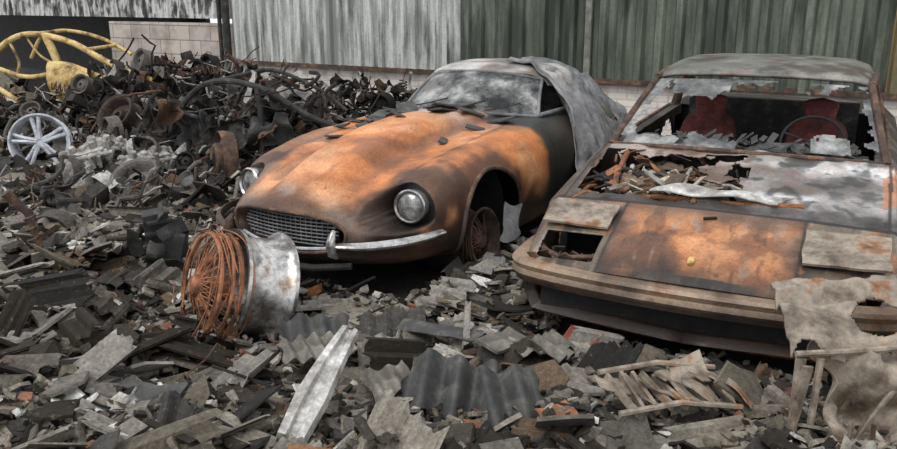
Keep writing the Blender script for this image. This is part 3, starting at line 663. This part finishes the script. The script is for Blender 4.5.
b=MB(); b.box((-9.5,1.6,1.2),(8.5,.1,2.4)); b.box((-9.5,.8,2.4),(8.5,1.7,.06)); b.box((-5.75,.85,1.2),(.1,1.5,2.4)); wp_(b.obj('wall_shed_interior',M_black,col=False,smooth=False))
# ---------------------------------------------------------------- scrap objects
fr=empty('burnt_car_body_frame',(-4.12,9.15,.44),-.30); b=MB()
def strip(P0,wd,n=24):
    b.tube(cr(np.array(P0),n),[wd]*n,9)
strip([(-1.35,0,.40),(-1.2,0,.60),(-.95,0,.78),(-.6,0,.86),(-.1,0,.78),(.30,0,.60),(.60,0,.48),(1.0,0,.36),(1.15,0,.20)],.034,34)
strip([(-1.15,.5,.55),(-.95,.5,.80),(-.6,.5,.88),(-.1,.5,.80),(.3,.5,.62)],.022)
strip([(-.42,0,.84),(-.32,0,.6),(-.26,0,.35),(-.40,0,.05),(-.55,0,-.1)],.045)
strip([(-1.3,0,.50),(-.8,0,.38),(-.45,0,.42),(-.25,0,.50)],.026)
strip([(-.95,0,.78),(-.85,0,.55),(-.9,0,.40)],.016); strip([(-.7,0,.83),(-.55,.02,.62),(-.28,.02,.50)],.012)
strip([(-1.3,-.02,.30),(-.9,-.02,.10),(-.5,-.02,.05),(-.35,-.02,.3)],.03)
b.tube([(-.6,0,.86),(-.6,.5,.88)],.02,8); b.tube([(.1,0,.70),(.1,.5,.72)],.02,8)
b.obj('window_frame_tubes',M_cream,fr,col=False)
b=MB(); V=[]
for i in range(50):
    q=i/49
    for j in range(16):
        s_=j/15; top=.56-.26*q**1.4+.03*math.sin(q*9); d=abs(q-.55)/.30
        bot=.10-.05*q if d>1 else .05+.30*math.sqrt(max(0,1-d*d))
        bot=min(bot,top-.09); V.append((-.34+1.45*q,-.05-.10*math.sin(s_*2.6)+.02*N(q*8,s_*5),bot+(top-bot)*s_))
b.add(V,gridF(50,16)); solid(b.obj('rear_quarter_panel',M_cream,fr,col=False),.02)
b=MB(); b.box((-.1,.25,-.05),(2.1,.6,.25)); b.lathe([(.12,-.05),(.2,-.06),(.2,.06),(.12,.05)],(.48,-.02,.08),(0,-1,.1),24); b.obj('floor_pan',M_char,fr,col=False)
aw=MB(); c0=Vector((0,0,0)); ax=Vector((.30,-1,.22)).normalized(); 
aw.lathe([(.20,-.1),(.245,-.1),(.245,-.08),(.215,-.06),(.205,0),(.215,.06),(.25,.08),(.25,.1),(.235,.1),(.215,.075),(.2,0)],c0,ax,44)
aw.lathe([(.001,.075),(.045,.075),(.055,.05),(.055,.0)],c0,ax,20)
uu=ax.orthogonal().normalized(); vv=ax.cross(uu)
for k in range(5):
    a=2*math.pi*k/5+.3
    for e in (-.13,.13):
        d0=uu*math.cos(a+e*2)+vv*math.sin(a+e*2); d1=uu*math.cos(a+e)+vv*math.sin(a+e)
        aw.tube([d0*.03+ax*.06,d1*.12+ax*.078,d1*.225+ax*.065],[.026,.017,.021],7)
o=aw.obj('alloy_wheel',M_alloy,col=False); o.location=(-3.60,7.05,.46)
w1=empty('wrecked_car_shell',(-1.80,7.3,.12),-.45); b=MB(); rs=random.Random(21)
for k in range(150):
    x=rs.uniform(-.75,.8); y=rs.uniform(-.6,.6); z=rs.uniform(.02,.85)*(1-.5*(abs(x)/.8)**2)
    b.sheet((x,y,z),RE(rs.uniform(-1.3,1.3),rs.uniform(-1.3,1.3),rs.uniform(0,6)),rs.uniform(.05,.34),rs.uniform(.04,.16),rs.uniform(.06,.18),rs.uniform(0,99),rs.choice(dark),n=8,rag=.7,fr=9)
for k in range(90):
    x=rs.uniform(-.75,.8); y=rs.uniform(-.6,.6); z=rs.uniform(.05,.85); P_=[Vector((x,y,z))]; d=Vector((rs.gauss(0,1),rs.gauss(0,1),rs.gauss(0,.4))).normalized()
    for q in range(5): d=(d+Vector((rs.gauss(0,.5),rs.gauss(0,.5),rs.gauss(0,.3)))).normalized(); P_.append(P_[-1]+d*rs.uniform(.04,.12))
    b.tube([(p.x,p.y,max(p.z,.02)) for p in P_],rs.choice((.004,.006,.01,.018)),6,rs.choice(dark))
b.obj('crumpled_panels_and_wires',M_rub,w1)
b=MB()
b.tube(cr(np.array([(-.65,-.4,.25),(-.45,-.42,.60),(-.15,-.35,.86),(.3,-.25,.84),(.7,-.1,.60),(.95,0,.5)]),24),[.026]*24,8)
b.tube(cr(np.array([(-.5,.3,.4),(-.3,.3,.75),(0,.3,.93),(.5,.3,.80),(.85,.3,.6)]),20),[.018]*20,8)
b.tube([(-.15,-.35,.86),(-.05,.3,.93)],.018,7); b.tube([(-.45,-.42,.60),(.3,-.3,.45)],.02,7); b.tube([(.3,-.25,.84),(.38,-.3,.4),(.3,-.3,.1)],.026,7)
b.sheet((-.1,-.42,.42),RE(1.4,.1,.05),.8,.34,.16,5,n=24,rag=.45,fr=8); b.sheet((.45,-.3,.38),RE(1.3,-.2,.1),.4,.4,.16,8,n=18,rag=.45,fr=8)
b.obj('bent_roof_frame',M_char,w1,col=False)
b=MB(); b.lathe([(.02,.04),(.09,.04),(.11,.0),(.20,-.03),(.235,.02),(.245,-.03),(.23,-.1),(.2,-.1)],(.20,-.66,.27),(-.75,-1,.10),36)
b.lathe([(.05,.05),(.12,.06),(.14,.04),(.14,-.02)],(.20,-.66,.27),(-.75,-1,.10),28)
b.obj('rusted_wheel_hub',M_drust,w1,col=False)
eg=empty('burnt_engine_block',(-2.78,6.72,.36),.5); b=MB()
for q,(dx,dy,dz,rz,L) in enumerate([(0,0,.12,.1,.55),(.15,-.30,.04,.45,.5),(-.28,-.18,.10,-.3,.4)]):
    R=RE(.35,.15-.2*q,rz); b.box((dx,dy,dz),(L,.15,.10),R,taper=.8)
    for k in range(5): b.lathe([(.0,.075+.02*(k%2)),(.025,.075+.02*(k%2)),(.035,.06),(.035,-.02)],Vector((dx,dy,dz))+R@Vector((-L*.4+L*.2*k,.02,.0)),R@Vector((0,0,1)),12)
    for k in range(7): b.box(Vector((dx,dy,dz))+R@Vector((-L*.45+L*.15*k,-.09,-.01)),(.025,.07+.03*(k%3),.10),R@RE(0,.2*(k%2),0))
    b.tube([Vector((dx,dy,dz))+R@Vector((-L*.55,-.1,.05)),Vector((dx,dy,dz))+R@Vector((L*.6,-.12,.03))],.018,8)
for k in range(12): b.sheet((-.1+.09*((k*7)%5)-.1,-.2+.06*(k%4),.12+.02*(k%3)),RE(k,.5*k,k*2),.12,.06,.05,k*3.1,n=6,rag=.6,fr=9)
b.obj('cylinder_heads',noise_mat('dirty_aluminium',[(.3,s2l(66,62,58)),(.47,s2l(130,126,120)),(.6,s2l(176,174,168)),(.75,s2l(90,84,78))],12,.6),eg,col=False)
ww=empty('rusted_wire_wheel',(-1.02,3.72,.33)); ww.scale=(1.1,1.1,1.1); ax=Vector((-.80,-.52,.30)).normalized(); u1=ax.orthogonal().normalized(); v1=ax.cross(u1); z3=Vector((0,0,0))
b=MB(); b.lathe([(.20,-.165),(.245,-.17),(.262,-.16),(.262,-.145),(.24,-.13),(.228,-.10),(.222,-.03),(.222,.03),(.232,.045),(.25,.05),(.25,.065),(.225,.06),(.205,.03),(.20,-.10),(.215,-.15),(.20,-.165)],z3,ax,60); b.obj('rim_barrel',M_barrel,ww,col=False)
b=MB(); o2=ax*.10+Vector((-.03,0,-.02))
for k in range(56):
    a=k/56*6.283; a2=a+(.42 if k%2 else -.42)
    b.tube([o2+ax*.07+(u1*math.cos(a)+v1*math.sin(a))*.05,o2-ax*(.03*(k%3)-.02)+(u1*math.cos(a2)+v1*math.sin(a2))*.225],.0032,5)
b.lathe([(.001,.10),(.03,.10),(.042,.09),(.055,.04),(.05,-.06)],o2,ax,20)
for off,rr,th in ((.05,.232,.010),(.0,.238,.008),(-.04,.23,.010)): b.tube([o2+ax*off+(u1*math.cos(a)+v1*math.sin(a))*rr for a in np.linspace(0,6.283,48)],th,6)
rs=random.Random(9)
for k in range(16):
    rr=rs.uniform(.20,.27); off=rs.uniform(-.06,.10); tl=Vector((rs.gauss(0,.14),rs.gauss(0,.14),rs.gauss(0,.14))); a3=(ax+tl).normalized(); uu=a3.orthogonal().normalized(); vv=a3.cross(uu); a0=rs.uniform(0,6)
    ring=[o2+a3*off+(uu*math.cos(a)+vv*math.sin(a))*(rr+.014*math.sin(a*3+k))for a in np.linspace(a0,a0+rs.uniform(2,6),40)]
    b.tube([Vector((p.x,p.y,max(p.z,-.28))) for p in ring],.003,4)
b.obj('spokes_and_bead_wires',M_rust,ww,col=False)
e=empty('charred_gearbox',(-1.62,4.35,.14)); b=MB(); b.box((0,0,.2),(.18,.14,.42),RE(.1,-.12,.4),taper=.75); b.box((.07,-.06,.15),(.12,.1,.28),RE(0,.3,.2),taper=.7)
for k in range(6): b.box((-.02+.01*k,-.08,.04+.065*k),(.19-.01*k,.03,.016),RE(.1,-.1,.4))
for k in range(10): b.sheet((.12*math.sin(k*2.1),.1*math.cos(k*3.3)-.05,.08+.035*k),RE(1.2+k,.4*k,k),.16,.08,.06,k*5.1,n=6,rag=.6,fr=9)
b.tube([(-.1,0,.3),(-.2,-.05,.2),(-.25,0,.0)],.02,8); b.obj('housing',M_char,e,col=False)
b=MB(); b.tube([(0,0,0),(.05,.05,.2),(.0,.05,.42),(-.08,0,.55)],[.03,.018,.022,.03],8)
ring=[(.03*math.cos(a*5)+.02,.03*math.sin(a*5)+.03,.1+.05*a) for a in np.linspace(0,6.3,80)]; b.tube(ring,.007,5); o=b.obj('rusted_suspension_strut',M_drust,col=False); o.location=(-2.38,4.35,.1)
def one(name,mat,loc_,R,sx,sy,amp,sd,**k):
    b=MB(); b.sheet((0,0,0),R,sx,sy,amp,sd,**k); o=b.obj(name,mat,smooth=k.get('corr',0)>0 or amp>.02,col=False); o.location=loc_; return o
b=MB(); V=[]
for i in range(14):
    q=i/13; y=(q-.5)*.62
    for x,z in ((-.062,0),(-.057,.03),(-.02,.035),(-.01,.015),(.015,.015),(.03,.035),(.057,.03),(.068,-.005),(.045,-.012),(-.045,-.012)): V.append((x*(1-.6*abs(q-.3)),y,z+.03*math.sin(q*3)))
b.add(V,gridF(14,10,True)+[tuple(range(10)),tuple(130+j for j in range(10))]); o=b.obj('pale_sill_strip',M_ash,col=False); o.location=(-.485,2.80,.27); o.rotation_euler=(.27,.25,-.18)
one('corrugated_roof_sheet',M_slate,(.0,2.90,.21),RE(.55,.10,-.12),.34,.28,.02,4,corr=.034,wl=.13,n=60,rag=.3)
one('corrugated_roof_sheet.001',M_slate,(.25,2.78,.21),RE(.6,-.15,.12),.22,.30,.02,9,corr=.03,wl=.12,n=50,rag=.3)
one('corrugated_roof_sheet.002',M_sheet,(-.58,3.25,.22),RE(.2,.1,.5),.30,.16,.01,12,corr=.016,wl=.07,n=50,rag=.3)
one('corrugated_roof_sheet.003',M_slate,(-.60,3.42,.23),RE(.5,.05,.3),.30,.15,.01,14,corr=.018,wl=.10,n=36,rag=.3)
one('corrugated_roof_sheet.004',M_sheet,(.48,3.30,.20),RE(.4,.25,1.0),.24,.16,.01,16,corr=.016,wl=.08,n=36,rag=.3)
one('corrugated_roof_sheet.005',M_sheet,(-.24,2.97,.20),RE(.4,-.2,.4),.18,.15,.01,18,corr=.016,wl=.08,n=36,rag=.3)
one('broken_slate',M_slate,(-1.62,3.30,.22),RE(.2,.2,-.3),.36,.14,.02,15,rag=.4)
one('broken_slate.001',M_slate,(-.03,3.50,.19),RE(.15,.05,-.2),.38,.10,.01,17,rag=.3)
one('pale_slab',M_sheet,(-1.55,2.72,.22),RE(.3,.05,.6),.34,.26,.01,22,rag=.25,th=.02)
one('pale_slab.001',M_slate,(-1.15,2.75,.22),RE(.4,.1,-.2),.24,.2,.01,25,rag=.35,th=.015)
one('ridge_tile',M_sheet,(.25,3.40,.19),RE(.2,.1,.9),.26,.12,.01,29,rag=.3,th=.015)
b=MB(); R=RE(.25,.05,.2)
for k in range(9): b.box(R@Vector((-.2+.05*k,.01*math.sin(k*3),.0)),(.014,.20,.03),R@RE(.1*math.sin(k),.3*math.cos(k*2),.2+.1*math.sin(k*5)))
for y in (-.12,.11): b.tube([R@Vector((-.25,y,.01)),R@Vector((0,y+.02,.03)),R@Vector((.24,y,.01))],.012,7)
for k in range(10): b.sheet((-.2+.05*k,.06*math.sin(k*2),.02),RE(.4*math.sin(k),.5*math.cos(k),k),.14,.06,.04,k*2.3,n=6,rag=.6,fr=8)
b.sheet((.10,.10,.04),RE(.5,-.3,.2),.14,.12,.06,37,rag=.5,fr=6)
o=b.obj('rusted_radiator_grille',M_tan,col=False); o.location=(.84,2.78,.25)
one('rusted_panel_scrap',M_rust,(.42,2.66,.20),RE(.4,-.2,.5),.16,.16,.07,31,rag=.5,fr=6)
wp=empty('torn_inner_wing_panel',(1.49,2.72,0)); V=[];F=[]
n1,n2=110,56
for j in range(n2):
    s_=j/(n2-1)
    for i in range(n1):
        q=i/(n1-1); x=-.27+.80*q+.03*s_; y=-.10+.33*s_+.05*q+.012*N(q*4,s_*3,7); z=.475+.15*s_+.04*N(q*4,s_*3)+.015*N(q*11,s_*9)+.035*q
        if s_<.12: z-=(.12-s_)*.5
        z+=.02*math.exp(-((s_-.8)/.05)**2)-.02*math.exp(-((s_-.68)/.04)**2)
        V.append((x,y,z))
for f in gridF(n2,n1):
    j,i=divmod(f[0],n1); q=i/(n1-1); s_=j/(n2-1)
    if math.hypot((q-.46)/.13,(s_-.42)/.26)<1+.1*N(q*8,s_*8): continue
    if s_<.05+.12*N(q*7,1,4) or s_>.97+.1*N(q*6,5) : continue
    F.append(f)
solid(mk('wing_sheet',V,F,M_tan,wp),.010)
b=MB(); b.tube([(-.24,-.10,.46),(-.255,-.13,.25),(-.27,-.16,.0)],[.020,.017,.017],8); b.tube([(-.17,-.10,.46),(-.185,-.12,.22),(-.19,-.15,.0)],.013,7)
b.box((-.25,-.12,.22),(.035,.012,.46),RE(.1,.08,0)); b.tube([(.3,.05,.48),(.32,.0,.2),(.3,-.02,.0)],.018,7)
b.tube(cr(np.array([(-.26,-.1,.475),(0,-.09,.485),(.25,-.07,.50),(.5,-.05,.52)]),14),[.012]*14,8); b.obj('support_legs',M_tan,wp,col=False)
b=MB()
b.sheet((.04,-.10,.28),RE(1.05,.30,.40),.34,.34,.24,41,rag=.4,n=36,fr=9); b.sheet((-.06,-.16,.16),RE(.7,-.5,.8),.24,.22,.16,42,rag=.5,fr=9); b.sheet((.22,-.12,.24),RE(.9,-.3,-.2),.28,.32,.20,43,rag=.5,fr=8); b.sheet((.02,-.22,.12),RE(.3,.4,1.8),.30,.14,.12,44,rag=.5,fr=9); b.sheet((.18,-.2,.13),RE(.5,-.4,.4),.26,.16,.12,45,rag=.5,fr=9)
b.tube([(-.1,-.2,.1),(.0,-.17,.26),(.16,-.1,.42)],.010,7)
b.obj('crumpled_lower_sheet',M_tan,wp,col=False)
# ---------------------------------------------------------------- light & camera
w=bpy.data.worlds.new('overcast'); sc.world=w; w.use_nodes=True; nt=w.node_tree; bg=nt.nodes['Background']; bg.inputs[0].default_value=(.94,.96,1,1); bg.inputs[1].default_value=1.15
sd=bpy.data.lights.new('sun','SUN'); sd.energy=1.9; sd.angle=math.radians(35); sd.color=(1,.98,.95); so=bpy.data.objects.new('sun',sd); sc.collection.objects.link(so); so.rotation_euler=(math.radians(32),math.radians(-12),math.radians(-20))
cd=bpy.data.cameras.new('camera'); cd.sensor_width=36; cd.lens=36*805/897; co=bpy.data.objects.new('camera',cd); sc.collection.objects.link(co)
co.location=(0,0,1.688); co.rotation_euler=(math.radians(90)-.274,.0,0); cd.clip_start=.05; sc.camera=co
